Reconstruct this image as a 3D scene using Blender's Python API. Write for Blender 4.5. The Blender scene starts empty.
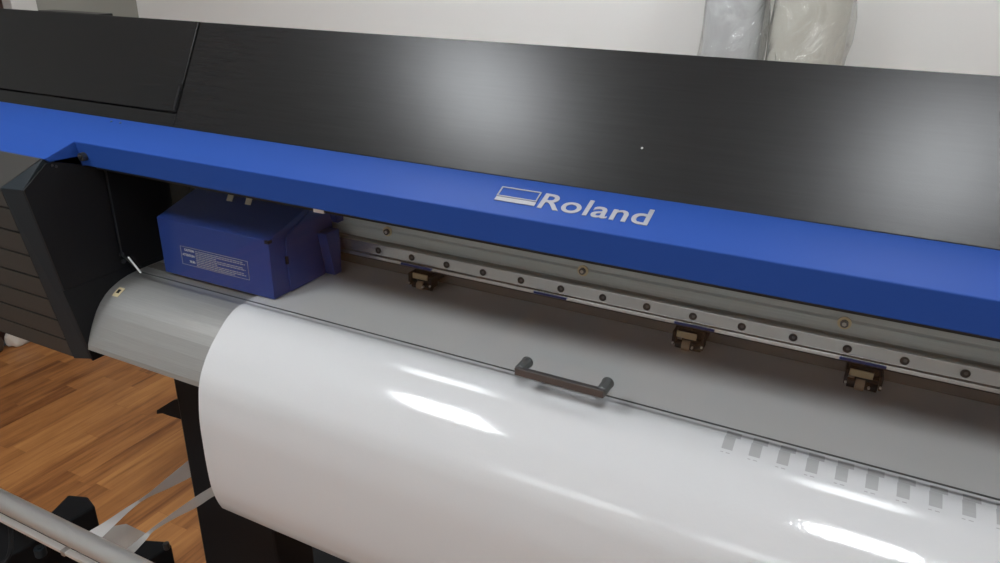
import bpy, bmesh, math, random
from mathutils import Vector, Matrix
random.seed(7)
sc = bpy.context.scene
COL = sc.collection
H = 1.45                       # eye height above the floor

# ------------------------------------------------------------------ camera
F, CX, CY = 740.0, 500.0, 281.5
d = Vector((-1645, -350.5, 740.0)).normalized()
XA = -d
v = Vector((-38, 1740, 740.0)); v = (v - d * v.dot(d)).normalized()
ZA = -v
YA = ZA.cross(XA)
cam = bpy.data.cameras.new('camera'); cam_o = bpy.data.objects.new('camera', cam); COL.objects.link(cam_o)
cam.sensor_width = 36; cam.lens = F / 1000 * 36; cam.clip_start = .02; cam.clip_end = 60
rgt = Vector((XA[0], YA[0], ZA[0])); dwn = Vector((XA[1], YA[1], ZA[1])); fwd = Vector((XA[2], YA[2], ZA[2]))
m = Matrix((rgt, -dwn, -fwd)).transposed().to_4x4()
m.translation = (0, 0, H)
cam_o.matrix_world = m
sc.camera = cam_o


def at(px, py, axis, val):
    """the point of the world seen at a photo pixel, on the plane axis = val (z as a height above the floor)"""
    c = Vector((px - CX, py - CY, F))
    r = Vector((XA.dot(c), YA.dot(c), ZA.dot(c)))
    t = (val - (H if axis == 2 else 0)) / r[axis]
    return Vector((r.x * t, r.y * t, r.z * t + H))


def h(z):
    return z + H


# ------------------------------------------------------------------ materials
def mat(name, col, rough=.5, metal=0, spec=.5, bump=None, coat=0, var=None):
    mt = bpy.data.materials.new(name); mt.use_nodes = True
    nt = mt.node_tree; b = nt.nodes['Principled BSDF']
    b.inputs['Base Color'].default_value = (*col, 1)
    b.inputs['Roughness'].default_value = rough
    b.inputs['Metallic'].default_value = metal
    b.inputs['Specular IOR Level'].default_value = spec
    if coat:
        b.inputs['Coat Weight'].default_value = coat; b.inputs['Coat Roughness'].default_value = .05
    if bump or var:
        tc = nt.nodes.new('ShaderNodeTexCoord')
        mp = nt.nodes.new('ShaderNodeMapping'); nt.links.new(tc.outputs['Object'], mp.inputs['Vector'])
    if bump:
        scale, strength, dist, stretch = bump
        mp.inputs['Scale'].default_value = stretch
        n = nt.nodes.new('ShaderNodeTexNoise'); n.inputs['Scale'].default_value = scale; n.inputs['Detail'].default_value = 3
        nt.links.new(mp.outputs['Vector'], n.inputs['Vector'])
        bp = nt.nodes.new('ShaderNodeBump'); bp.inputs['Strength'].default_value = strength; bp.inputs['Distance'].default_value = dist
        nt.links.new(n.outputs['Fac'], bp.inputs['Height']); nt.links.new(bp.outputs['Normal'], b.inputs['Normal'])
    if var:
        scale, amt, stretch = var
        m2 = nt.nodes.new('ShaderNodeMapping'); m2.inputs['Scale'].default_value = stretch
        nt.links.new(tc.outputs['Object'], m2.inputs['Vector'])
        n = nt.nodes.new('ShaderNodeTexNoise'); n.inputs['Scale'].default_value = scale; n.inputs['Detail'].default_value = 4
        nt.links.new(m2.outputs['Vector'], n.inputs['Vector'])
        r = nt.nodes.new('ShaderNodeMapRange'); r.inputs[1].default_value = .3; r.inputs[2].default_value = .7
        r.inputs[3].default_value = 1 - amt; r.inputs[4].default_value = 1 + amt
        nt.links.new(n.outputs['Fac'], r.inputs[0])
        mx = nt.nodes.new('ShaderNodeVectorMath'); mx.operation = 'SCALE'; mx.inputs[0].default_value = col
        nt.links.new(r.outputs[0], mx.inputs['Scale']); nt.links.new(mx.outputs[0], b.inputs['Base Color'])
    return mt


def clear_mat(name, tint, ior=1.45, rough=.0, haze=0, hazecol=(.6, .6, .6), crumple=0):
    mt = bpy.data.materials.new(name); mt.use_nodes = True
    nt = mt.node_tree; nt.nodes.remove(nt.nodes['Principled BSDF']); out = nt.nodes['Material Output']
    tr = nt.nodes.new('ShaderNodeBsdfTransparent'); tr.inputs[0].default_value = (*tint, 1)
    gl = nt.nodes.new('ShaderNodeBsdfGlossy'); gl.inputs['Roughness'].default_value = rough
    ge = nt.nodes.new('ShaderNodeNewGeometry')        # Schlick reflectance, the same from either side of the sheet
    dt = nt.nodes.new('ShaderNodeVectorMath'); dt.operation = 'DOT_PRODUCT'
    nt.links.new(ge.outputs['Incoming'], dt.inputs[0]); nt.links.new(ge.outputs['Normal'], dt.inputs[1])
    ab = nt.nodes.new('ShaderNodeMath'); ab.operation = 'ABSOLUTE'; nt.links.new(dt.outputs['Value'], ab.inputs[0])
    om = nt.nodes.new('ShaderNodeMath'); om.operation = 'SUBTRACT'; om.inputs[0].default_value = 1; nt.links.new(ab.outputs[0], om.inputs[1])
    pw = nt.nodes.new('ShaderNodeMath'); pw.operation = 'POWER'; pw.inputs[1].default_value = 6.5; nt.links.new(om.outputs[0], pw.inputs[0])
    f0 = ((ior - 1) / (ior + 1)) ** 2
    fr = nt.nodes.new('ShaderNodeMath'); fr.operation = 'MULTIPLY_ADD'; fr.inputs[1].default_value = 1 - f0; fr.inputs[2].default_value = f0
    nt.links.new(pw.outputs[0], fr.inputs[0])
    if crumple:
        tc = nt.nodes.new('ShaderNodeTexCoord'); ns = nt.nodes.new('ShaderNodeTexNoise')
        ns.inputs['Scale'].default_value = crumple; ns.inputs['Detail'].default_value = 5; ns.inputs['Distortion'].default_value = 1.8
        bp = nt.nodes.new('ShaderNodeBump'); bp.inputs['Strength'].default_value = 1; bp.inputs['Distance'].default_value = .03
        nt.links.new(tc.outputs['Object'], ns.inputs['Vector']); nt.links.new(ns.outputs['Fac'], bp.inputs['Height'])
        nt.links.new(bp.outputs['Normal'], gl.inputs['Normal']); nt.links.new(bp.outputs['Normal'], dt.inputs[1])
    mx = nt.nodes.new('ShaderNodeMixShader')
    src = tr.outputs[0]
    if haze:
        df = nt.nodes.new('ShaderNodeBsdfDiffuse'); df.inputs[0].default_value = (*hazecol, 1)
        tl = nt.nodes.new('ShaderNodeBsdfTranslucent'); tl.inputs[0].default_value = (*hazecol, 1)
        ad = nt.nodes.new('ShaderNodeMixShader'); ad.inputs[0].default_value = .35
        nt.links.new(df.outputs[0], ad.inputs[1]); nt.links.new(tl.outputs[0], ad.inputs[2])
        m1 = nt.nodes.new('ShaderNodeMixShader'); m1.inputs[0].default_value = haze
        nt.links.new(tr.outputs[0], m1.inputs[1]); nt.links.new(ad.outputs[0], m1.inputs[2]); src = m1.outputs[0]
    nt.links.new(fr.outputs[0], mx.inputs[0]); nt.links.new(src, mx.inputs[1]); nt.links.new(gl.outputs[0], mx.inputs[2])
    nt.links.new(mx.outputs[0], out.inputs[0])
    return mt


def wood_mat():
    mt = bpy.data.materials.new('laminate wood'); mt.use_nodes = True
    nt = mt.node_tree; b = nt.nodes['Principled BSDF']; L = nt.links; N = nt.nodes
    tc = N.new('ShaderNodeTexCoord')
    mp = N.new('ShaderNodeMapping'); mp.inputs['Rotation'].default_value = (0, 0, math.radians(90)); mp.inputs['Location'].default_value = (.11, .02, 0)
    L.new(tc.outputs['Object'], mp.inputs['Vector'])
    br = N.new('ShaderNodeTexBrick'); br.offset = .37; br.offset_frequency = 3; br.squash = 1.25; br.squash_frequency = 2
    br.inputs['Color1'].default_value = (0, 0, 0, 1); br.inputs['Color2'].default_value = (1, 1, 1, 1); br.inputs['Mortar'].default_value = (.3, .3, .3, 1)
    br.inputs['Scale'].default_value = 1; br.inputs['Mortar Size'].default_value = .0006; br.inputs['Mortar Smooth'].default_value = .3
    br.inputs['Brick Width'].default_value = .43; br.inputs['Row Height'].default_value = .066
    L.new(mp.outputs['Vector'], br.inputs['Vector'])
    m2 = N.new('ShaderNodeMapping'); m2.inputs['Scale'].default_value = (1.6, 26, 1); L.new(mp.outputs['Vector'], m2.inputs['Vector'])
    sh = N.new('ShaderNodeVectorMath'); sh.operation = 'MULTIPLY_ADD'; sh.inputs[1].default_value = (9, 5, 7)
    L.new(br.outputs['Color'], sh.inputs[0]); L.new(m2.outputs['Vector'], sh.inputs[2])
    n1 = N.new('ShaderNodeTexNoise'); n1.inputs['Scale'].default_value = 1.5; n1.inputs['Detail'].default_value = 7; n1.inputs['Distortion'].default_value = .8
    L.new(sh.outputs[0], n1.inputs['Vector'])
    m3 = N.new('ShaderNodeMapping'); m3.inputs['Scale'].default_value = (3.5, 13, 1); L.new(mp.outputs['Vector'], m3.inputs['Vector'])
    n2 = N.new('ShaderNodeTexNoise'); n2.inputs['Scale'].default_value = 1.3; n2.inputs['Detail'].default_value = 4; n2.inputs['Distortion'].default_value = 1.2
    L.new(m3.outputs['Vector'], n2.inputs['Vector'])
    add = N.new('ShaderNodeMath'); add.operation = 'MULTIPLY_ADD'; add.inputs[1].default_value = .30
    L.new(br.outputs['Color'], add.inputs[0])
    ad2 = N.new('ShaderNodeMath'); ad2.operation = 'MULTIPLY_ADD'; ad2.inputs[1].default_value = .75
    L.new(n1.outputs['Fac'], ad2.inputs[0]); L.new(add.outputs[0], ad2.inputs[2])
    ad3 = N.new('ShaderNodeMath'); ad3.operation = 'MULTIPLY'; ad3.inputs[1].default_value = .35
    L.new(n2.outputs['Fac'], ad3.inputs[0]); L.new(ad3.outputs[0], add.inputs[2])
    cr = N.new('ShaderNodeValToRGB'); e = cr.color_ramp.elements
    e[0].position = .38; e[0].color = (.105, .034, .010, 1); e[1].position = .95; e[1].color = (.47, .215, .068, 1)
    x = cr.color_ramp.elements.new(.55); x.color = (.225, .084, .025, 1)
    x = cr.color_ramp.elements.new(.72); x.color = (.345, .14, .042, 1)
    L.new(ad2.outputs[0], cr.inputs[0]); L.new(cr.outputs[0], b.inputs['Base Color'])
    b.inputs['Roughness'].default_value = .42
    return mt


def emit_mat(name, col, s):
    mt = bpy.data.materials.new(name); mt.use_nodes = True
    b = mt.node_tree.nodes['Principled BSDF']
    b.inputs['Emission Color'].default_value = (*col, 1); b.inputs['Emission Strength'].default_value = s
    b.inputs['Base Color'].default_value = (.8, .8, .8, 1)
    return mt


M = dict(
    black=mat('black textured steel', (.013, .0132, .0135), .27, spec=.30, bump=(900, .12, .0004, (1, 1, 1)), var=(14, .12, (1, 1, 30))),
    dark=mat('dark powder coat', (.009, .0095, .011), .55, spec=.2),
    inner=mat('matt black plastic', (.006, .006, .007), .6, spec=.3),
    strip=mat('charcoal plastic strip', (.017, .0225, .027), .5, spec=.18),
    louvre=mat('brown grey plastic', (.038, .036, .033), .5, spec=.35, bump=(60, .05, .0005, (1, 1, 1))),
    blue=mat('blue paint', (.018, .062, .275), .48, spec=.12, bump=(700, .05, .0003, (1, 1, 1))),
    navy=mat('carriage blue plastic', (.017, .042, .20), .42, spec=.4),
    silver=mat('silver print', (.62, .62, .60), .35, metal=.3),
    logo=mat('grey logo print', (.30, .30, .32), .5),
    alu=mat('brushed aluminium', (.46, .455, .44), .38, metal=.75, bump=(60, .12, .0004, (1, 60, 60))),
    platen=mat('satin aluminium apron', (.40, .40, .385), .40, metal=.6, var=(22, .05, (1, 40, 40)), bump=(30, .03, .0003, (1, 40, 40))),
    gantry=mat('anodised grey extrusion', (.44, .475, .465), .45, metal=.2, var=(25, .10, (.3, 60, 60))),
    rail=mat('ground steel rail', (.52, .51, .49), .26, metal=.9, bump=(80, .12, .0003, (1, 40, 40))),
    back=mat('brown grey inner plate', (.16, .145, .13), .45, metal=.2),
    screw=mat('dark screw', (.10, .10, .10), .3, metal=.8),
    boltsteel=mat('zinc bolt steel', (.45, .44, .40), .3, metal=.8),
    foam=mat('deep black foam', (.003, .003, .003), .9, spec=.05),
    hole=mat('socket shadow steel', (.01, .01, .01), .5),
    brass=mat('brass zinc washer', (.55, .47, .30), .35, metal=.8),
    tan=mat('tan roller rubber', (.30, .22, .15), .55),
    tanplate=mat('bronze clip plate', (.36, .28, .17), .4, metal=.5),
    vinyl=mat('glossy white vinyl', (.58, .585, .59), .07, spec=.55, bump=(300, .17, .0006, (1, 1, 1))),
    ink=mat('grey test ink', (.40, .40, .40), .12),
    chrome=mat('satin handle steel', (.17, .18, .18), .4, metal=.6),
    handle=mat('brown bronze handle face', (.115, .105, .103), .36, metal=.6),
    tube=mat('satin silver tube', (.78, .77, .75), .33, metal=.6, bump=(30, .04, .0005, (1, 30, 30))),
    wall=mat('white wall paint', (.86, .86, .84), .75, bump=(120, .06, .001, (1, 1, 1))),
    wall_shade=mat('shaded wall paint', (.27, .268, .24), .75),  # left wall faces away from the light; that shade is in this colour
    ceil=mat('white ceiling', (.85, .85, .85), .8),
    trim=mat('pale grey trim', (.62, .62, .60), .5),
    door=mat('dark brown door', (.045, .018, .012), .5),
    gold=mat('cream sticker', (.72, .62, .38), .4),
    white=mat('white label', (.75, .75, .74), .4),
    beige=mat('beige flat cable', (.50, .45, .36), .5),
    bagwhite=mat('white sack', (.62, .58, .52), .5, bump=(18, .6, .02, (1, 1, 1)), var=(9, .2, (1, 1, 1))),
    bagbrown=mat('dark brown rag', (.06, .035, .02), .7, bump=(25, .6, .02, (1, 1, 1))),
    rollpaper=mat('pale media roll', (.52, .53, .54), .5),
    rollbeige=mat('beige media roll', (.58, .56, .49), .5),
    edge=mat('glass edge', (.045, .05, .05), .3),
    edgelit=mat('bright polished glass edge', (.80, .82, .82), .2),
    wood=wood_mat(),
    lamp=emit_mat('lamp diffuser', (.93, .97, 1.0), 46),
    lamp2=emit_mat('dimmer lamp diffuser', (.93, .97, 1.0), 10.5),
    fill_lamp=emit_mat('added wall fill diffuser', (.93, .97, 1.0), 25),  # glow of the added back-wall fill panels
    sky=emit_mat('daylit window pane', (.9, .96, 1.0), 3.4),
    glass=clear_mat('clear acrylic', (.985, .985, .98), 1.42),
    film=clear_mat('translucent film', (.75, .75, .73), 1.45, .15, haze=.5, hazecol=(.78, .78, .76)),
    filmwhite=clear_mat('milky film', (.85, .85, .85), 1.45, .15, haze=.75, hazecol=(.85, .85, .84)),
    wrap=clear_mat('clear plastic wrap', (.93, .93, .92), 1.9, .14, haze=.25, hazecol=(.7, .7, .68), crumple=9),
)


# ------------------------------------------------------------------ helpers
def tag(o, label=None, cat=None, group=None, kind=None):
    if label: o['label'] = label
    if cat: o['category'] = cat
    if group: o['group'] = group
    if kind: o['kind'] = kind
    return o


def empty(name, loc=(0, 0, 0)):
    o = bpy.data.objects.new(name, None); o.empty_display_size = .1; COL.objects.link(o); o.location = loc
    return o


def world_loc(o):
    p = Vector((0, 0, 0))
    while o is not None:
        p += o.location; o = o.parent
    return p


def obj(name, bm, mts, parent=None, smooth=False, bevel=0, seg=2, origin=None):
    """bm is in world coordinates; the origin goes to the middle of its base"""
    bmesh.ops.recalc_face_normals(bm, faces=bm.faces[:])
    cs = [vv.co for vv in bm.verts]
    if origin is None:
        lo = Vector([min(c[i] for c in cs) for i in range(3)]); hi = Vector([max(c[i] for c in cs) for i in range(3)])
        origin = Vector(((lo.x + hi.x) / 2, (lo.y + hi.y) / 2, lo.z))
    origin = Vector(origin)
    bmesh.ops.translate(bm, verts=bm.verts[:], vec=-origin)
    me = bpy.data.meshes.new(name); bm.to_mesh(me); bm.free()
    for mm in (mts if isinstance(mts, (list, tuple)) else [mts]): me.materials.append(mm)
    o = bpy.data.objects.new(name, me); COL.objects.link(o)
    if parent is not None:
        o.parent = parent; o.location = origin - world_loc(parent)
    else:
        o.location = origin
    if smooth:
        for p in me.polygons: p.use_smooth = True
    if bevel:
        b = o.modifiers.new('bevel', 'BEVEL'); b.width = bevel; b.segments = seg; b.limit_method = 'ANGLE'; b.angle_limit = math.radians(25)
    return o


def NB(): return bmesh.new()


def box(bm, lo, hi, mi=0):
    x0, y0, z0 = lo; x1, y1, z1 = hi
    vs = [bm.verts.new(c) for c in ((x0, y0, z0), (x1, y0, z0), (x1, y1, z0), (x0, y1, z0), (x0, y0, z1), (x1, y0, z1), (x1, y1, z1), (x0, y1, z1))]
    for f in ((0, 3, 2, 1), (4, 5, 6, 7), (0, 1, 5, 4), (1, 2, 6, 5), (2, 3, 7, 6), (3, 0, 4, 7)):
        bm.faces.new([vs[i] for i in f]).material_index = mi
    return bm


def prism(bm, ring0, ring1, mi=0):
    a = [bm.verts.new(p) for p in ring0]; b = [bm.verts.new(p) for p in ring1]
    n = len(a)
    bm.faces.new(a).material_index = mi; bm.faces.new(b[::-1]).material_index = mi
    for i in range(n):
        bm.faces.new((a[i], b[i], b[(i + 1) % n], a[(i + 1) % n])).material_index = mi
    return bm


def ext(poly, x0, x1, bm=None, mi=0):
    """profile in (y, z rel. to eye) swept along x"""
    bm = bm or NB()
    return prism(bm, [(x0, y, h(z)) for y, z in poly], [(x1, y, h(z)) for y, z in poly], mi)


def cyl(bm, p0, p1, r, n=20, mi=0, r1=None):
    p0 = Vector(p0); p1 = Vector(p1); ax = (p1 - p0).normalized()
    u = ax.orthogonal().normalized(); w = ax.cross(u); r1 = r if r1 is None else r1
    ring = lambda c, rr: [c + (u * math.cos(2 * math.pi * i / n) + w * math.sin(2 * math.pi * i / n)) * rr for i in range(n)]
    return prism(bm, ring(p0, r), ring(p1, r1), mi)


def tube_path(bm, pts, r, n=10, mi=0):
    pts = [Vector(p) for p in pts]; rings = []
    for i, p in enumerate(pts):
        t = (pts[min(i + 1, len(pts) - 1)] - pts[max(i - 1, 0)]).normalized()
        u = t.cross(Vector((.3, .2, .93))).normalized(); w = t.cross(u)
        rings.append([bm.verts.new(p + (u * math.cos(2 * math.pi * k / n) + w * math.sin(2 * math.pi * k / n)) * r) for k in range(n)])
    for a, b in zip(rings, rings[1:]):
        for k in range(n): bm.faces.new((a[k], a[(k + 1) % n], b[(k + 1) % n], b[k])).material_index = mi
    bm.faces.new(rings[0]); bm.faces.new(rings[-1][::-1])
    return bm


def catmull(pts, n):
    out = []
    P = [pts[0]] + list(pts) + [pts[-1]]
    for i in range(1, len(P) - 2):
        p0, p1, p2, p3 = [Vector(q) for q in P[i - 1:i + 3]]
        for k in range(n):
            t = k / n
            out.append(.5 * ((2 * p1) + (p2 - p0) * t + (2 * p0 - 5 * p1 + 4 * p2 - p3) * t * t + (3 * p1 - p0 - 3 * p2 + p3) * t ** 3))
    out.append(Vector(P[-2]))
    return out


def text_bm(body, size_w, size_h, origin, ux, uy, depth=.0006, bold=0.0, space=1.0):
    """lettering as mesh: lower left at origin, ux/uy unit vectors; fitted to size_w x (cap) size_h"""
    cu = bpy.data.curves.new('lettering', 'FONT'); cu.body = body; cu.size = 1; cu.offset = bold; cu.extrude = .01; cu.space_character = space
    ob = bpy.data.objects.new('lettering', cu); COL.objects.link(ob)
    bpy.context.view_layer.update()
    me = bpy.data.meshes.new_from_object(ob.evaluated_get(bpy.context.evaluated_depsgraph_get()))
    bpy.data.objects.remove(ob); bpy.data.curves.remove(cu)
    bm = NB(); bm.from_mesh(me); bpy.data.meshes.remove(me)
    xs = [vv.co.x for vv in bm.verts]; ys = [vv.co.y for vv in bm.verts]; zs = [vv.co.z for vv in bm.verts]
    x0, x1, y0, y1, z0, z1 = min(xs), max(xs), min(ys), max(ys), min(zs), max(zs)
    ux = Vector(ux).normalized(); uy = Vector(uy).normalized(); un = ux.cross(uy)
    for vv in bm.verts:
        a = (vv.co.x - x0) / (x1 - x0) * size_w; b = (vv.co.y - y0) / (y1 - y0) * size_h; c = (vv.co.z - z0) / (z1 - z0) * depth
        vv.co = Vector(origin) + ux * a + uy * b + un * c
    return bm


def struct(name, bm, m_, parent=None, **k):
    o = obj(name, bm, m_, parent, **k)
    if parent is None: o['kind'] = 'structure'
    return o


def copy_tree(o, off, parent=None):
    c = o.copy(); COL.objects.link(c)
    if parent is not None: c.parent = parent
    if off is not None: c.location = o.location + Vector(off)
    for ch in list(o.children): copy_tree(ch, None, c)
    return c


# ------------------------------------------------------------------ the room
LX, RX, FY, BY, CZ = -2.95, 2.3, -3.0, 2.38, H + 1.2
struct('floor', box(NB(), (LX, FY, -.08), (RX, BY, 0)), M['wood'])
struct('ceiling', box(NB(), (LX - .1, FY - .1, CZ), (RX + .1, BY + .1, CZ + .1)), M['ceil'])
struct('wall_back', box(NB(), (LX - .1, BY, 0), (RX + .1, BY + .1, CZ)), M['wall'])
struct('wall_right', box(NB(), (RX, FY, 0), (RX + .1, BY, CZ)), M['wall'])
struct('wall_front', box(NB(), (LX - .1, FY - .1, 0), (RX + .1, FY, CZ)), M['wall'])
wl = NB(); box(wl, (LX - .1, 1.86, 0), (LX, BY, CZ)); box(wl, (LX - .1, FY, 0), (LX, .92, CZ)); box(wl, (LX - .1, .92, 2.12), (LX, 1.86, CZ))
struct('wall_left', wl, M['wall_shade'])
door = empty('door_1', (LX - .03, 1.39, 0)); door['kind'] = 'structure'
db = box(NB(), (LX - .07, .98, .006), (LX - .03, 1.82, 2.06))
obj('door_panel', db, M['door'], door, bevel=.004)
fb = NB(); box(fb, (LX - .099, 1.822, 0), (LX + .018, 1.92, 2.16)); box(fb, (LX - .099, .88, 0), (LX + .018, .978, 2.16)); box(fb, (LX - .099, .978, 2.062), (LX + .018, 1.822, 2.16))
obj('door_frame', fb, M['trim'], door, bevel=.004)
kb = NB(); cyl(kb, (LX - .03, 1.05, 1.0), (LX + .02, 1.05, 1.0), .01); cyl(kb, (LX + .02, 1.05, 1.0), (LX + .02, 1.17, 1.0), .009)
obj('door_handle', kb, M['chrome'], door, smooth=False)
struct('baseboard_back', box(NB(), (LX, BY - .014, 0), (RX, BY, .08)), M['trim'], bevel=.003)
struct('baseboard_left', box(NB(), (LX, 1.921, 0), (LX + .014, BY - .015, .08)), M['trim'], bevel=.003)


def light_panel(x, y, sx, sy, label, lamp):
    t = empty('ceiling_light', (x, y, CZ - .012)); tag(t, label, 'ceiling light', 'ceiling light panels')
    f = NB(); w = .012
    box(f, (x - sx, y - sy, CZ - .012), (x + sx, y - sy + w, CZ)); box(f, (x - sx, y + sy - w, CZ - .012), (x + sx, y + sy, CZ))
    box(f, (x - sx, y - sy + w, CZ - .012), (x - sx + w, y + sy - w, CZ)); box(f, (x + sx - w, y - sy + w, CZ - .012), (x + sx, y + sy - w, CZ))
    obj('light_frame', f, M['trim'], t)
    obj('light_diffuser', box(NB(), (x - sx + w, y - sy + w, CZ - .009), (x + sx - w, y + sy - w, CZ)), M[lamp], t)


light_panel(-1.33, -.50, .182, .235, 'ceiling light whose glow falls left of the logo on the black cover', 'lamp')
light_panel(.24, -.62, .152, .235, 'ceiling light whose glow falls at the right end of the black cover', 'lamp')
light_panel(-1.20, .50, .182, .235, 'ceiling light above the left end of the printer', 'lamp2')
light_panel(.17, .48, .152, .235, 'ceiling light above the middle of the printer', 'lamp2')

light_panel(-1.20, 1.62, .182, .235, 'added ceiling fill light near the back wall, towards the left corner', 'fill_lamp')  # this panel and the next are unseen, added only to brighten the walls
light_panel(.17, 1.62, .152, .235, 'added ceiling fill light near the back wall, above the wrapped rolls', 'fill_lamp')

# two high windows in the wall behind the photographer
for k, x in ((1, -1.25), (2, .05)):
    wn = empty('window_%d' % k, (x, FY, 1.75)); wn['kind'] = 'structure'
    fb = NB(); a_, z0, z1, t_ = .52, 1.75, 2.45, .05
    for lo_, hi_ in (((x - a_, FY, z0), (x + a_, FY + .03, z0 + t_)), ((x - a_, FY, z1 - t_), (x + a_, FY + .03, z1)), ((x - a_, FY, z0 + t_), (x - a_ + t_, FY + .03, z1 - t_)), ((x + a_ - t_, FY, z0 + t_), (x + a_, FY + .03, z1 - t_)), ((x - .02, FY, z0 + t_), (x + .02, FY + .03, z1 - t_))):
        box(fb, lo_, hi_)
    obj('window_frame', fb, M['trim'], wn, bevel=.003)
    obj('window_pane', box(NB(), (x - a_ + t_, FY + .001, z0 + t_), (x + a_ - t_, FY + .008, z1 - t_)), M['sky'], wn)

# ------------------------------------------------------------------ the printer
XS, XR = -.988, 1.05           # inner face of the left housing / built right end
XL = -1.62                     # outer end of the left housing
pr = empty('large_format_printer', (0, .95, 0))
tag(pr, 'wide black and blue vinyl printer with clear front window', 'printer')

SEAM = (.7235, -.2145); TOP = (.7957, -.0796); APEX = (.659, -.2368); BLO = (.6645, -.2715); BLF = (.611, -.252)
# black cover: right hand long cover and the left hand service cover with the band beneath it
XG = -.8637


def face_pt(k, off=0):          # a point up the sloping cover face, off = outwards
    y = SEAM[0] + (TOP[0] - SEAM[0]) * k; z = SEAM[1] + (TOP[1] - SEAM[1]) * k
    return (y - .882 * off, z + .472 * off)


backs = [(TOP[0] + .005, TOP[1] - .0006), (1.02, -.150), (1.12, -.18), (1.12, -.30), (.76, -.30), (.7255, -.234)]
obj('top_cover', ext([face_pt(0), TOP] + backs, XG + .0008, XR), M['black'], pr, bevel=.0009)
lower = [face_pt(0), face_pt(.10), (face_pt(.10)[0] + .02, face_pt(.10)[1])]
obj('cover_band', ext([face_pt(0), face_pt(.122), (.80, face_pt(.122)[1]), (.80, -.30), (.76, -.30), (.7255, -.234)], XL, XG - .0004), M['black'], pr, bevel=.001)
sv = obj('service_cover', ext([face_pt(.138, .001), face_pt(1.0, .001), (TOP[0] + .005, TOP[1] - .0003), (1.02, -.150), (1.12, -.18), (1.12, -.195), (.80, -.194)], XL, XG - .0014), M['black'], pr, bevel=.0009)
a = at(40, 12, 1, TOP[0] + .004); b = at(98, 15, 1, TOP[0] + .004)
obj('hinge_cover', box(NB(), (a.x, TOP[0] + .001, h(TOP[1] - .004)), (b.x, TOP[0] + .03, h(TOP[1] + .0012))), M['black'], sv, bevel=.001)
# catch on the right edge of the service cover
c0 = face_pt(.16, .001); c1 = face_pt(.40, .001)
obj('cover_catch', ext([c0, c1, (c1[0] - .0018, c1[1] + .0006), (c0[0] - .0018, c0[1] + .0006)], XG - .0060, XG - .0022), M['inner'], sv)
k0 = at(643, 152, 1, .752)
obj('cover_pin', cyl(NB(), (k0.x, face_pt(.33)[0] + .001, h(face_pt(.33)[1])), (k0.x, face_pt(.33)[0] - .0012, h(face_pt(.33)[1] + .0004)), .0011, 10), M['boltsteel'], bpy.data.objects['top_cover'])

# blue front beam
bm = NB()
V = lambda x, p: bm.verts.new((x, p[0], h(p[1])))
BK = (.76, -.236); BU = (.76, -.262); BV = (.672, -.2725)
sL, sR = V(XL, SEAM), V(XR, SEAM); fL, fS = V(XL, BLF), V(XS, BLF); aS, aR = V(XS, APEX), V(XR, APEX)
lS, lR = V(XS, BLO), V(XR, BLO); vS, vR = V(XS, BV), V(XR, BV); uL, uR, uS = V(XL, BU), V(XR, BU), V(XS, BU); kL, kR = V(XL, BK), V(XR, BK)
cL, cS = V(XL, (.618, -.258)), V(XS, (.618, -.258)); 
for f in ((sL, fL, fS, aS, aR, sR), (aS, lS, lR, aR), (lS, vS, vR, lR), (vS, uS, uR, vR), (fL, cL, cS, fS), (cL, uL, uS, cS), (fS, cS, uS, vS, lS, aS),
          (uL, kL, kR, uR, uS), (kL, sL, sR, kR), (sL, kL, uL, cL, fL), (sR, aR, lR, vR, uR, kR)):
    bm.faces.new(f)
beam = obj('front_beam', bm, M['blue'], pr, bevel=.0012)
obj('beam_shade_strip', box(NB(), (XS + .01, .677, h(-.2790)), (XR, .6905, h(-.2700))), M['hole'], beam)  # black strip added to stand in for the shadow line below the beam
s_up = Vector((0, SEAM[0] - APEX[0], SEAM[1] - APEX[1])).normalized()
n_up = Vector((1, 0, 0)).cross(s_up)


LIFT = .0036                     # the logo sits a little above the middle of the slope


def on_slope(x, t, off=.0002):
    return Vector((x, APEX[0], h(APEX[1]))) + s_up * (t + LIFT) + n_up * off


obj('logo_lettering', text_bm('Roland', .1175, .0272, on_slope(-.2902, .0176), (1, 0, 0), s_up, bold=.012, space=1.03), M['logo'], beam)
em = NB()


def slope_quad(bm, q, off0=.0003, off1=.0009):
    prism(bm, [on_slope(x, t, off0) for x, t in q], [on_slope(x, t, off1) for x, t in q])


E0 = [(-.3405, .0195), (-.2940, .0195), (-.2940, .0262), (-.3405, .0262)]
slope_quad(em, E0)
w = .0016
slope_quad(em, [(-.3415, .0275), (-.2945, .0275), (-.2945, .0275 + w), (-.3415, .0275 + w)])
slope_quad(em, [(-.3425, .0452 - w), (-.2955, .0452 - w), (-.2955, .0452), (-.3425, .0452)])
slope_quad(em, [(-.3415, .0275), (-.3415 + w, .0275), (-.3425 + w, .0452), (-.3425, .0452)])
slope_quad(em, [(-.2945 - w, .0275), (-.2945, .0275), (-.2955, .0452), (-.2955 - w, .0452)])
obj('logo_emblem', em, M['logo'], beam)
for px, py in ((108, 120), (117, 121)):
    P = at(px, py, 1, .71); t = (P - Vector((P.x, APEX[0], h(APEX[1])))).dot(s_up)
    obj('cover_screw', cyl(NB(), on_slope(P.x, t, 0), on_slope(P.x, t, .001), .0016, 12), M['screw'], beam)
P = at(84, 156, 1, .662)
bb = NB(); cyl(bb, (P.x + .002, .664, P.z), (P.x + .002, .655, P.z), .006, 16); cyl(bb, (P.x + .002, .655, P.z), (P.x + .002, .653, P.z), .0035, 6)
obj('beam_bolt', bb, M['screw'], beam)

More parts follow.
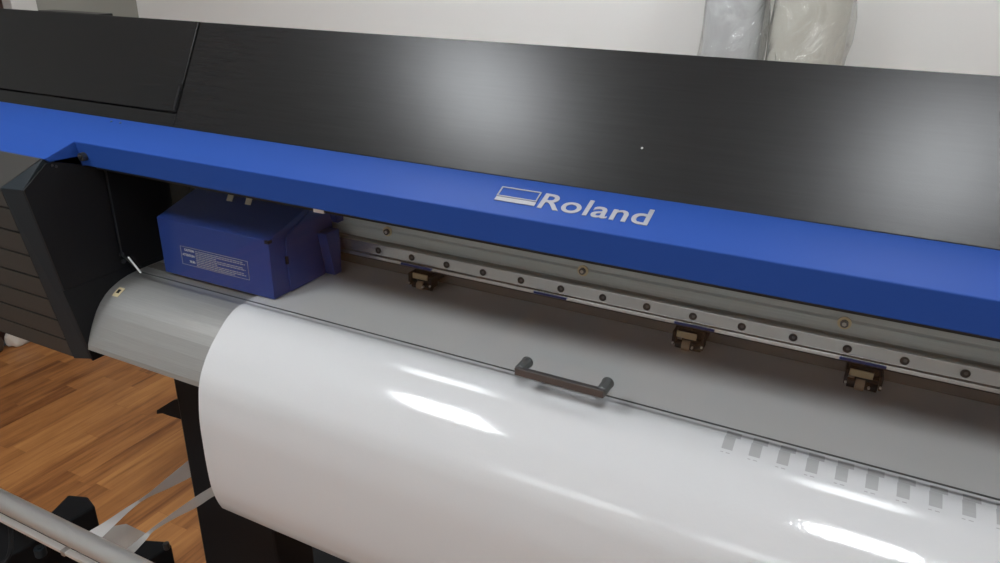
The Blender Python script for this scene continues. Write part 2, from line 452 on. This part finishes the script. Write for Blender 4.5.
# left housing: sloping front, louvred panel, charcoal corner strip, inner wall
kn = (.575, -.287); bt = (.616, -.563)
XO = XS - .045
ko, bo = (.571, -.289), (.616, -.573)
obj('housing_shoulder', prism(NB(), [(XL, BLF[0], h(BLF[1])), (XL, ko[0], h(ko[1])), (XL, .66, h(-.30)), (XL, .66, h(-.262))],
                              [(XS - .006, BLF[0], h(BLF[1])), (XO, ko[0], h(ko[1])), (XO, .66, h(-.30)), (XS - .006, .66, h(-.262))]), M['louvre'], pr, bevel=.001)
lv = []
n = 8; zs = [-.289, -.321, -.358, -.395, -.431, -.467, -.504, -.540, -.573]
for i in range(n):
    f0 = (zs[i] - ko[1]) / (bo[1] - ko[1]); f1 = (zs[i + 1] - ko[1]) / (bo[1] - ko[1])
    y0 = ko[0] + (bo[0] - ko[0]) * f0; y1 = ko[0] + (bo[0] - ko[0]) * f1
    lv += [(y0, zs[i]), (y1 - .0006, zs[i + 1] + .0032)]
    if i < n - 1: lv += [(y1 + .009, zs[i + 1] + .0028), (y1 + .009, zs[i + 1])]
lv += [(.66, -.573), (.66, -.292)]
obj('louvre_panel', ext(lv, XL, XO - .0002), M['louvre'], pr)
obj('corner_strip', prism(NB(), [(XS - .004, .611, h(-.2518)), (XO, ko[0], h(ko[1])), (XO, bo[0], h(bo[1])), (XO, .66, h(-.575)), (XO, .66, h(-.27))],
                          [(XS - .003, BLF[0], h(BLF[1])), (XS - .003, kn[0], h(kn[1])), (XS - .003, bt[0], h(bt[1])), (XS - .003, .66, h(-.566)), (XS - .003, .66, h(-.27))]), M['strip'], pr, bevel=.0012)
iw = obj('inner_side_wall', ext([(BLF[0] + .002, -.2585), (.70, -.2635), (.90, -.2635), (1.12, -.30), (1.12, -.566), (bt[0] + .001, -.566), bt, (kn[0] + .0003, kn[1])], XS - .0029, XS), M['inner'], pr)
obj('lower_wall_plate', ext([(.595, -.441), (.90, -.446), (.90, -.56), (.6195, -.56), (.6165, -.563), (.6005, -.47)], XS + .0002, XS + .0012), M['dark'], iw)
for px, py in ((49, 166), (56, 166.5)):
    P = at(px, py, 0, XS); P.y = max(P.y, .62)
    obj('wall_screw', cyl(NB(), P, P + Vector((.0012, 0, 0)), .0018, 12), M['screw'], iw)
for px, py in ((121, 254), (123, 261)):
    P = at(px, py, 0, XS); obj('wall_screw', cyl(NB(), P, P + Vector((.003, 0, 0)), .0035, 12), M['screw'], iw)
obj('housing_body', ext([(.661, -.263), (1.12, -.30), (1.12, -.575), (.661, -.575)], XL, XS - .0302), M['dark'], pr)

# platen and curved apron with its extruded facets
AP = [(.920, -.4515), (.760, -.4515), (.7354, -.4517), (.7154, -.4526), (.7004, -.4540), (.6873, -.4568), (.6778, -.4599), (.6663, -.4648), (.6564, -.4709), (.6459, -.4801), (.6367, -.4913), (.6263, -.5086), (.6188, -.5238), (.6135, -.5367), (.6125, -.5440)]
apo = AP + [(.6205, -.5450), (.6265, -.5270), (.6450, -.4955), (.690, -.472), (.735, -.464), (.920, -.464)]
platen = obj('platen', ext(apo, XS + .0016, XR), M['platen'], pr)
gr = NB()
for (y0, z0), (y1, z1) in zip(AP[4:], AP[5:-1]):
    pass
P = at(120, 292, 0, XS + .012)


def ap_z(y):
    for (ya, za), (yb, zb) in zip(AP, AP[1:]):
        if yb <= y <= ya: return za + (zb - za) * (y - ya) / (yb - ya)
    return AP[-1][1]


def ap_sheet(x0, x1, y0, y1, off, th, skew=0):
    lo = [(x0, y0, h(ap_z(y0) + off)), (x1, y0, h(ap_z(y0) + off)), (x1 + skew, y1, h(ap_z(y1) + off)), (x0 + skew, y1, h(ap_z(y1) + off))]
    return lo, [(a_, b_ - th * .4, c_ + th) for a_, b_, c_ in lo]


yy = min((.64 + .0005 * i for i in range(120)), key=lambda q: abs(at(118.6, 292.4, 1, q).z - h(ap_z(q))))
P = at(118.6, 292.4, 1, yy)
lo, hi = ap_sheet(P.x - .0062, P.x + .0062, yy - .0075, yy + .0075, .0009, .0006)
st = obj('warning_sticker', prism(NB(), lo, hi), M['gold'], platen)
lo, hi = ap_sheet(P.x - .0028, P.x + .0028, yy - .0025, yy + .0035, .0016, .0003)
obj('sticker_symbol', prism(NB(), lo, hi), M['inner'], st)
P = at(154, 264, 1, .752)
pv = obj('platen_pin', cyl(NB(), (P.x, .754, h(-.4515)), (P.x, .754, h(-.444)), .0018, 10), M['silver'], platen)
obj('platen_strip', box(NB(), (XS + .006, .734, h(-.4514)), (-.765, .757, h(-.4504))), M['back'], platen, bevel=.0004)
obj('lower_body', ext([(.662, -.50), (.69, -.485), (.92, -.4645), (1.12, -.4645), (1.12, -.62), (.72, -.62), (.662, -.56)], XS + .005, XR), M['dark'], pr)

# inner back plate, gantry, rail
obj('inner_back_plate', ext([(.902, -.27), (.915, -.27), (.915, -.4512), (.902, -.4512)], XS + .0045, XR), M['back'], pr)
obj('home_station', ext([(.80, -.27), (.901, -.27), (.901, -.4512), (.80, -.4512)], XS + .0046, -.938), M['foam'], pr)
obj('home_shield', ext([(.886, -.27), (.9015, -.27), (.9015, -.4460), (.886, -.4460)], -.9378, -.742), M['foam'], pr)
ga = obj('gantry', ext([(.884, -.266), (.884, -.300), (.8825, -.303), (.8825, -.352), (.884, -.354), (.884, -.372), (.882, -.375), (.882, -.389), (.886, -.391), (.886, -.4120), (.9015, -.4130), (.9015, -.266)], -.741, XR), M['gantry'], pr)
RY = .868
rail = obj('guide_rail', ext([(RY, -.3925), (RY, -.4095), (RY - .003, -.4110), (RY - .0035, -.4160), (RY + .002, -.4172), (.8858, -.4172), (.8858, -.3925)], -.741, XR), M['rail'], pr, bevel=.0006)
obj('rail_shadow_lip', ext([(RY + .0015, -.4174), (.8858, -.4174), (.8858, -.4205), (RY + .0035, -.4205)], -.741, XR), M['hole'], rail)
first = None
for i in range(0, 19):
    x = -.630 + .06 * i
    if first is None:
        z = h(-.4020)
        sb = NB(); cyl(sb, (x, RY - .0006, z), (x, RY + .003, z), .0050, 18, 0); cyl(sb, (x + .0006, RY - .0010, z + .0004), (x + .0006, RY - .0007, z + .0004), .0021, 8, 1)
        first = obj('rail_screw', sb, [M['hole'], M['screw']], rail)
    else:
        c = first.copy(); COL.objects.link(c); c.location = first.location + Vector((.06 * i, 0, 0))
for px, py in ((387, 231.7), (582.6, 271), (844.4, 323.4)):
    P = at(px, py, 1, .880)
    wb = NB(); cyl(wb, (P.x, .8822, P.z), (P.x, .8805, P.z), .0078, 24); g = obj('gantry_bolt', wb, M['brass'], ga)
    hb = NB(); cyl(hb, (P.x, .8804, P.z), (P.x, .8770, P.z), .0046, 18, 0); cyl(hb, (P.x, .8769, P.z), (P.x, .8765, P.z), .0026, 6, 1)
    obj('bolt_head', hb, [M['screw'], M['boltsteel']], g)
for a_, b_ in (((401, 262), (431, 267.5)), ((534, 290), (566.6, 296.6)), ((674.5, 320.6), (714.5, 329)), ((839.6, 356.7), (886.5, 366.6))):
    A = at(*a_, 1, RY - .005); B = at(*b_, 1, RY - .005)
    obj('position_mark', box(NB(), (A.x, RY - .0062, h(-.4142)), (B.x, RY - .0034, h(-.4113))), M['navy'], rail)


def pinch(px, py):
    c = at(px, py, 1, .861); x = c.x; D = 0.0
    t = empty('pinch_roller', (x, .87 + D, h(-.4475))); t.parent = pr; t.location = Vector((x, .87 + D, h(-.4475))) - pr.location
    bx = NB()
    box(bx, (x - .019, .870 + D, h(-.433)), (x + .021, .9012, h(-.4207)))
    box(bx, (x - .019, .853 + D, h(-.4395)), (x - .0155, .872 + D, h(-.4208))); box(bx, (x + .0175, .853 + D, h(-.4395)), (x + .021, .872 + D, h(-.4208)))
    box(bx, (x - .008, .860 + D, h(-.438)), (x + .0175, .870 + D, h(-.430)))
    obj('roller_bracket', bx, M['dark'], t, bevel=.0006)
    obj('clip_plate', box(NB(), (x - .0148, .858 + D, h(-.4300)), (x + .0105, .8605 + D, h(-.4215))), M['tanplate'], t, bevel=.0005)
    wb = NB(); cyl(wb, (x - .0065, .861 + D, h(-.4402)), (x + .0035, .861 + D, h(-.4402)), .0072, 22)
    obj('roller_wheel', wb, M['tan'], t)
    ab = NB(); cyl(ab, (x - .0152, .861 + D, h(-.4402)), (x - .0068, .861 + D, h(-.4402)), .0055, 16); cyl(ab, (x + .0038, .861 + D, h(-.4402)), (x + .0172, .861 + D, h(-.4402)), .0055, 16)
    obj('roller_hub', ab, M['inner'], t)
    for dx, dz in ((-.017, -.436), (.0195, -.434), (.008, -.437)):
        obj('roller_screw', cyl(NB(), (x + dx, .8525 + D, h(dz)), (x + dx, .850 + D if dx != .008 else .8485, h(dz)), .0014, 8), M['silver'], t)


for px, py in ((422, 280), (688, 340), (862, 380)): pinch(px, py)

# print carriage
X0, X1 = -.9312, -.7122
CP = [(.7255, -.4462), (.7255, -.3570), (.8145, -.3290), (.865, -.3290), (.865, -.4462)]
ca = obj('print_carriage', ext(CP, X0, X1), M['navy'], pr, bevel=.0012)
sb = NB()
prism(sb, [(X1 + .0002, y, h(z)) for y, z in ((.756, -.3748), (.758, -.3594), (.816, -.3352), (.836, -.4452), (.758, -.4452))],
      [(X1 + .0030, y, h(z)) for y, z in ((.756, -.3748), (.758, -.3594), (.816, -.3352), (.836, -.4452), (.758, -.4452))])
obj('side_plate', sb, M['navy'], ca, bevel=.0006)
obj('rear_housing', ext([(.845, -.3250), (.880, -.3250), (.880, -.3690), (.8655, -.3690)], X1 + .0002, X1 + .010), M['navy'], ca)
obj('carriage_foot', ext([(.823, -.373), (.8545, -.373), (.8545, -.4442), (.837, -.4442)], X1 + .0032, X1 + .021), M['navy'], ca, bevel=.001)
obj('corner_notch', box(NB(), (X1 - .006, .7240, h(-.3610)), (X1 + .0008, .732, h(-.3565))), M['inner'], ca)
obj('side_slot', box(NB(), (X1 + .0001, .7545, h(-.401)), (X1 + .0034, .7585, h(-.389))), M['inner'], ca)
# flat cables over the carriage
for px in (229, 247):
    P = at(px, 201, 1, .79); x = P.x; fc = NB(); pts = [(.790, -.3360), (.801, -.318), (.82, -.301), (.85, -.285), (.89, -.280)]
    ring = []
    for (y, z) in pts: ring.append((fc.verts.new((x - .0055, y, h(z))), fc.verts.new((x + .0055, y, h(z)))))
    for r0, r1 in zip(ring, ring[1:]): fc.faces.new((r0[0], r0[1], r1[1], r1[0]))
    o = obj('flat_cable', fc, M['beige'], ca); md = o.modifiers.new('solid', 'SOLIDIFY'); md.thickness = .001
obj('cable_duct', ext([(.835, -.3288), (.884, -.3288), (.884, -.297), (.850, -.297)], -.845, -.735), M['back'], ca, bevel=.002)
P = at(331, 210, 1, .70)
obj('beam_tab', box(NB(), (P.x - .008, .676, h(-.2805)), (P.x + .008, .700, h(-.2732))), M['white'], beam, bevel=.0008)

# label on the carriage front
fy = .7251
lab = NB()
A = at(180, 245.5, 1, fy); B = at(248, 264, 1, fy); C = at(249.5, 281, 1, fy)
lx0, lx1, lz1, lz0 = A.x, (B.x + C.x) / 2, A.z, C.z + .0012
lw = .00045
for q in (((lx0, lz0), (lx1, lz0 + lw)), ((lx0, lz1 - lw), (lx1, lz1)), ((lx0, lz0), (lx0 + lw, lz1)), ((lx1 - lw, lz0), (lx1, lz1))):
    box(lab, (q[0][0], fy - .0003, q[0][1]), (q[1][0], fy + .0003, q[1][1]))
hh = lz1 - lz0
for r_ in range(9):
    z = lz1 - hh * (.13 + .098 * r_); x = lx0 + .030; end = lx1 - .006 - (.0 if r_ % 3 == 1 else .022 if r_ % 3 == 2 else .004)
    if r_ in (2, 5): end = lx0 + .072
    while x < end:
        w_ = random.uniform(.003, .008); box(lab, (x, fy - .0003, z - .0006), (min(x + w_, end), fy + .0003, z + .0006)); x += w_ + .0014
lb = obj('warning_label', lab, M['logo'], ca)
for body, fz, ww in (('CAUTION:', .16, .020), ('ATTENTION:', .44, .025), ('注意:', .76, .012)):
    hgt = .0040
    obj('label_word', text_bm(body, ww, hgt, (lx0 + .003 + (.025 - ww), fy - .0001, lz1 - hh * fz - hgt / 2), (1, 0, 0), (0, 0, 1), .0003, .02), M['silver'], lb)

# clear front window: pane with a cut lower left corner, bright polished edge, handle
GY = .692; GT = .0035; GZ0 = -.4385; GZ1 = -.262
gx0 = at(113, 215, 1, GY).x
c0 = at(128, 257, 1, GY); c1 = at(140, 271, 1, GY)
out = [(gx0, h(GZ1)), (gx0, c0.z), (c1.x, h(GZ0)), (XR, h(GZ0)), (XR, h(GZ1))]
gb = prism(NB(), [(x, GY, z) for x, z in out], [(x, GY + GT, z) for x, z in out])
gb.normal_update()
for f in gb.faces:
    if abs(f.normal.y) < .5: f.material_index = 1
win = obj('front_window', gb, [M['glass'], M['edge']], pr)
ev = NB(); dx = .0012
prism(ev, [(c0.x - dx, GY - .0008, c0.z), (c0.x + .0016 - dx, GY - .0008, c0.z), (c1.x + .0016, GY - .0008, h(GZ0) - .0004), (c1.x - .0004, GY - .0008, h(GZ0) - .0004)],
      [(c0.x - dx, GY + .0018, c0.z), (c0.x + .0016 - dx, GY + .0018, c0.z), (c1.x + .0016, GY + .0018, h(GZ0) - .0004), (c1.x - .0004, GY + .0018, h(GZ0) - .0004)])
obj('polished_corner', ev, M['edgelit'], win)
obj('side_edge', box(NB(), (gx0 - .0004, GY - .0003, c0.z), (gx0, GY + .0012, h(GZ1))), M['screw'], win)
hb = NB(); hz = h(-.4200)
hx0, hx1 = -.2985, -.2010
for x in (hx0, hx1):
    cyl(hb, (x, GY - .0002, hz), (x, GY - .024, hz), .0068, 8, 0); cyl(hb, (x, GY - .0002, hz), (x, GY - .003, hz), .0071, 20, 0)
box(hb, (hx0 - .0042, GY - .028, hz - .0048), (hx1 + .0042, GY - .0215, hz + .0048), 1)
obj('cover_handle', hb, [M['chrome'], M['handle']], win, bevel=.0009)

# stand
LY = .80
lxl = at(185, 450, 1, LY).x; lxr = at(276, 548, 1, LY).x
leg = NB(); box(leg, (lxl, LY, .07), (lxr, LY + .10, h(-.60))); legs = obj('stand_leg', leg, M['dark'], pr, bevel=.006)
obj('stand_foot', box(NB(), (lxl + .005, .62, .035), (lxr + .02, 1.25, .12)), M['dark'], pr, bevel=.006)
pl = [at(*p, 1, LY + .02) for p in ((186, 396), (176, 398.5), (160, 408.5), (160, 412), (166, 411.5), (173, 414), (187, 418))]
obj('leg_hook', prism(NB(), [Vector((p.x, LY + .012, p.z)) for p in pl], [Vector((p.x, LY + .018, p.z)) for p in pl]), M['dark'], legs, bevel=.0004)
obj('rubber_pad', box(NB(), (lxl + .03, .66, 0), (lxr - .02, .74, .035)), M['inner'], pr)
obj('rubber_pad', box(NB(), (lxl + .03, 1.14, 0), (lxr - .02, 1.22, .035)), M['inner'], pr)
obj('stand_stay', box(NB(), (lxr, .90, .14), (XR, .98, .22)), M['dark'], pr, bevel=.004)
rl = obj('stand_leg', box(NB(), (XR - .26, LY, .07), (XR - .05, LY + .10, h(-.60))), M['dark'], pr, bevel=.006)
obj('stand_foot', box(NB(), (XR - .26, .62, 0), (XR - .05, 1.25, .12)), M['dark'], pr, bevel=.006)

# ------------------------------------------------------------------ the vinyl sheet
MP = [(.900, -.4478), (.80, -.4478), (.745, -.4478), (.7203, -.4481), (.7042, -.4489), (.6844, -.4519), (.6701, -.4583), (.6577, -.4669), (.6321, -.4894), (.6135, -.5146), (.6049, -.5337), (.6002, -.555), (.596, -.585), (.595, -.6175), (.595, -.660), (.597, -.700), (.603, -.729), (.610, -.748)]
prof = catmull([(y, z, 0) for y, z in MP], 6)
MX0, MX1 = -.748, .80
vb = NB(); rows = []
NX = 60
for j, p in enumerate(prof):
    row = []
    for i in range(NX + 1):
        x = MX0 + (MX1 - MX0) * i / NX
        k = max(0, (j - 24) / len(prof))
        wob = .0016 * k * math.sin(x * 5.1 + 1 + j * .05)
        row.append(vb.verts.new((x, p[0] + wob, h(p[1]))))
    rows.append(row)
for r0, r1 in zip(rows, rows[1:]):
    for i in range(NX): vb.faces.new((r0[i], r0[i + 1], r1[i + 1], r1[i]))
vin = obj('vinyl_sheet', vb, M['vinyl'], smooth=True, origin=(0, .75, h(-.4555)))
tag(vin, 'wide glossy white vinyl sheet curving over the platen and hanging down', 'vinyl sheet')
sd = vin.modifiers.new('solid', 'SOLIDIFY'); sd.thickness = .0004; sd.offset = -1; vin.modifiers.new('split', 'EDGE_SPLIT')


def prof_pt(y):
    for p, q in zip(prof, prof[1:]):
        if q[0] <= y <= p[0]:
            return p[1] + (q[1] - p[1]) * (y - p[0]) / (q[0] - p[0])


def vin_patch(bm, x0, x1, y0, y1, off=.0005, skew=0):
    n = 4; ys = [y0 + (y1 - y0) * i / n for i in range(n + 1)]
    r = [(bm.verts.new((x0 + skew * i / n, y, h(prof_pt(y) + off))), bm.verts.new((x1 + skew * i / n, y, h(prof_pt(y) + off)))) for i, y in enumerate(ys)]
    for a_, b_ in zip(r, r[1:]): bm.faces.new((a_[0], a_[1], b_[1], b_[0]))


for i in range(12):
    x = -.0648 + .0272 * i; pb = NB()
    vin_patch(pb, x - .0058, x + .0053, .6775, .6950)
    vin_patch(pb, x - .0050, x + .0100, .6952, .7040)
    vin_patch(pb, x - .0060, x - .0030,   .6735, .6744); vin_patch(pb, x - .0005, x + .0035,   .6735, .6744)
    obj('printed_patch', pb, M['ink'], vin)

# ------------------------------------------------------------------ take-up unit
tk = empty('take_up_unit', (-1.2, .58, 0)); tag(tk, 'silver take-up tube on black motor unit in front of the printer leg', 'take-up unit')
TY, TZ = .585, h(-.929)
tb = NB(); cyl(tb, (-1.62, TY, TZ), (.7, TY, TZ), .0175, 48)
o = obj('take_up_tube', tb, M['tube'], tk)
for p in o.data.polygons: p.use_smooth = len(p.vertices) == 4
gy, gz = .575, -.9607
gbm = NB(); box(gbm, (-1.6, gy - .006, h(gz) - .004), (.7, gy + .006, h(gz) + .004)); o = obj('guide_bar', gbm, M['tube'], tk, bevel=.0015)
P = at(69, 556, 1, gy)
obj('bar_clip', box(NB(), (P.x - .010, gy - .0075, h(gz) - .0055), (P.x + .0, gy + .0075, h(gz) + .0052)), M['alu'], o, bevel=.001)
ZT = h(-1.12)
fp = [at(px, py, 2, ZT) for px, py in ((45, 518), (68, 494.5), (88, 496.5), (95, 506))]
fr = [Vector((fp[3].x - .02, .56, ZT)), Vector((fp[0].x - .16, .50, ZT)), Vector((fp[0].x - .14, fp[0].y - .05, ZT))]
ring = fp + fr
mo = obj('motor_housing', prism(NB(), [(p.x, p.y, .0) for p in ring], [(p.x, p.y, ZT) for p in ring]), M['dark'], tk, bevel=.004)
P = at(40, 550, 2, ZT + .012)
kb = NB(); cyl(kb, (P.x, P.y, ZT - .001), (P.x, P.y, ZT + .018), .011, 20); cyl(kb, (P.x, P.y, ZT + .018), (P.x, P.y, ZT + .021), .006, 14)
obj('adjusting_knob', kb, M['strip'], mo, bevel=.001)
cb = [at(px, py, 2, ZT + .03) for px, py in ((-12, 514), (2, 518), (10, 526), (12, 540), (10, 553), (4, 560), (-6, 561))]
for i, p in enumerate(cb): p.z = ZT + .055 - .006 * i
obj('power_cable', tube_path(NB(), catmull(cb, 5), .0045), M['inner'], mo, smooth=True)
fp = [at(px, py, 2, ZT - .02) for px, py in ((131, 552), (144, 539.5), (166, 541), (172, 545))]
ring = fp + [Vector((fp[3].x - .02, fp[3].y - .16, ZT)), Vector((fp[0].x - .02, fp[0].y - .14, ZT))]
br = obj('end_bracket', prism(NB(), [(p.x, p.y, 0) for p in ring], [(p.x, p.y, ZT - .02) for p in ring]), M['dark'], tk, bevel=.004)
P = at(168, 547, 2, ZT - .015)
kb = NB(); cyl(kb, (P.x - .004, P.y, ZT - .021), (P.x - .004, P.y, ZT - .006), .0065, 16)
obj('adjusting_knob', kb, M['screw'], br, bevel=.001)
# arms carrying the tube
for xx in (-1.60, .45):
    ar = NB(); box(ar, (xx - .02, TY - .012, .0), (xx + .02, TY + .012, TZ - .0176)); obj('tube_support', ar, M['dark'], tk, bevel=.003)

# ------------------------------------------------------------------ film strips


def ribbon(name, rows_, m_, label):
    bm = NB(); vs = []
    A = catmull([r[0] for r in rows_], 5); B = catmull([r[1] for r in rows_], 5)
    for a_, b_ in zip(A, B): vs.append((bm.verts.new(a_), bm.verts.new(b_)))
    for r0, r1 in zip(vs, vs[1:]): bm.faces.new((r0[0], r0[1], r1[1], r1[0]))
    o = obj(name, bm, m_, smooth=True); tag(o, label, 'film strip', 'loose film strips')
    md = o.modifiers.new('solid', 'SOLIDIFY'); md.thickness = .0004; o.modifiers.new('split', 'EDGE_SPLIT')
    return o


R1 = [((194, 457), (195, 474), .915), ((187, 461.5), (189, 478), .90), ((165, 479.5), (167, 489), .82), ((146, 495), (147, 498), .75), ((126, 508), (132, 509), .69), ((105, 522), (118, 522), .635), ((88, 532), (101.5, 538), .603), ((82, 537), (96, 544), .596)]
ribbon('film_strip', [(at(*a_, 1, y), at(*b_, 1, y + .003)) for a_, b_, y in R1], M['filmwhite'], 'white twisted film strip running behind the printer leg to the tube')
R2 = [((222, 480), (222, 493), .70), ((211, 487), (213, 496.5), .69), ((195, 497), (197, 507), .68), ((175, 511), (177, 517), .66), ((152, 528), (155, 530), .64), ((140, 538), (146, 540), .625), ((129, 547), (136, 551), .612), ((123, 552), (130, 557), .605)]
ribbon('film_strip', [(at(*a_, 1, y), at(*b_, 1, y + .003)) for a_, b_, y in R2], M['film'], 'grey film strip running from under the vinyl corner to the tube')
fs = NB()
fp = [at(px, py, 2, h(-1.0) - dz) for px, py, dz in ((96, 539, 0), (114, 526, .02), (126, 524, .03), (136, 529, .035), (148, 534.5, .04), (144, 541, .03), (129, 556, 0))]
fs.faces.new([fs.verts.new(p) for p in fp])
o = obj('film_scrap', fs, M['film']); tag(o, 'grey translucent film scrap lying behind the silver tube', 'film scrap')
md = o.modifiers.new('solid', 'SOLIDIFY'); md.thickness = .0005

# ------------------------------------------------------------------ wrapped rolls by the back wall


def wrapped_roll(x, y, r, m_, seed, label):
    t = empty('wrapped_media_roll', (x, y, 0)); tag(t, label, 'media roll', 'plastic wrapped rolls by the wall')
    rb = NB(); cyl(rb, (x, y, 0), (x, y, 1.66), r * .94, 40); o = obj('roll_core', rb, m_, t)
    for p in o.data.polygons: p.use_smooth = len(p.vertices) == 4
    rng = random.Random(seed); wb = NB(); rings = []; nz, na = 110, 64
    creases = [(rng.uniform(0, 6.28), rng.uniform(.9, 1.66), rng.uniform(-14, 14), rng.uniform(5, 14), rng.uniform(.002, .007)) for _ in range(70)]
    for j in range(nz + 1):
        z = .02 + 1.66 * j / nz; row = []
        for i in range(na):
            a_ = 2 * math.pi * i / na; dr = .0
            for ca_, cz_, sl, wd, am in creases:
                da = (a_ - ca_ + math.pi) % (2 * math.pi) - math.pi
                u = (z - cz_) * 6 + da * .35 * sl / 6; vv = da * 2 - (z - cz_) * sl * .2
                dr += am * math.exp(-(u * wd * .45) ** 2 - vv * vv * .6)
            rr = r * .97 + min(dr, .014)
            row.append(wb.verts.new((x + rr * math.cos(a_), y + rr * math.sin(a_), z)))
        rings.append(row)
    for r0, r1 in zip(rings, rings[1:]):
        for i in range(na): wb.faces.new((r0[i], r0[(i + 1) % na], r1[(i + 1) % na], r1[i]))
    obj('plastic_wrap', wb, M['wrap'], t, smooth=True)


wrapped_roll(-.372, 2.17, .080, M['rollpaper'], 3, 'blue-grey plastic wrapped roll, the left one behind the printer')
wrapped_roll(-.180, 2.17, .098, M['rollbeige'], 5, 'thicker beige plastic wrapped roll, the right one behind the printer')

# ------------------------------------------------------------------ sack by the door
sk = empty('paper_sack', (-2.88, 1.52, 0)); tag(sk, 'crumpled white sack with brown side on the floor beyond the louvred housing', 'sack')


def lump(c, s, seed, amp):
    bm = NB(); bmesh.ops.create_icosphere(bm, subdivisions=4, radius=1)
    rng = random.Random(seed); ph = [(Vector((rng.uniform(-1, 1), rng.uniform(-1, 1), rng.uniform(-1, 1))) * rng.uniform(3, 9), rng.uniform(0, 6)) for _ in range(10)]
    for vv in bm.verts:
        f = 1 + sum(math.sin(vv.co.dot(k) + p) for k, p in ph) * amp
        q = vv.co * f
        vv.co = Vector((c[0] + q.x * s[0], c[1] + q.y * s[1], max(0.002, c[2] + q.z * s[2])))
    return bm


obj('sack_body', lump((-2.912, 1.545, .035), (.033, .055, .062), 2, .025), M['bagwhite'], sk, smooth=True)
obj('brown_flap', lump((-2.922, 1.435, .03), (.023, .045, .05), 4, .03), M['bagbrown'], sk, smooth=True)

# ------------------------------------------------------------------ world and colour management
w = bpy.data.worlds.new('world'); sc.world = w; w.use_nodes = True
w.node_tree.nodes['Background'].inputs[0].default_value = (.8, .82, .85, 1); w.node_tree.nodes['Background'].inputs[1].default_value = .05
vs_ = sc.view_settings
sc.display_settings.display_device = 'sRGB'
vs_.view_transform = 'Standard'; vs_.look = 'None'; vs_.gamma = 1; vs_.use_curve_mapping = False; vs_.exposure = 0.18
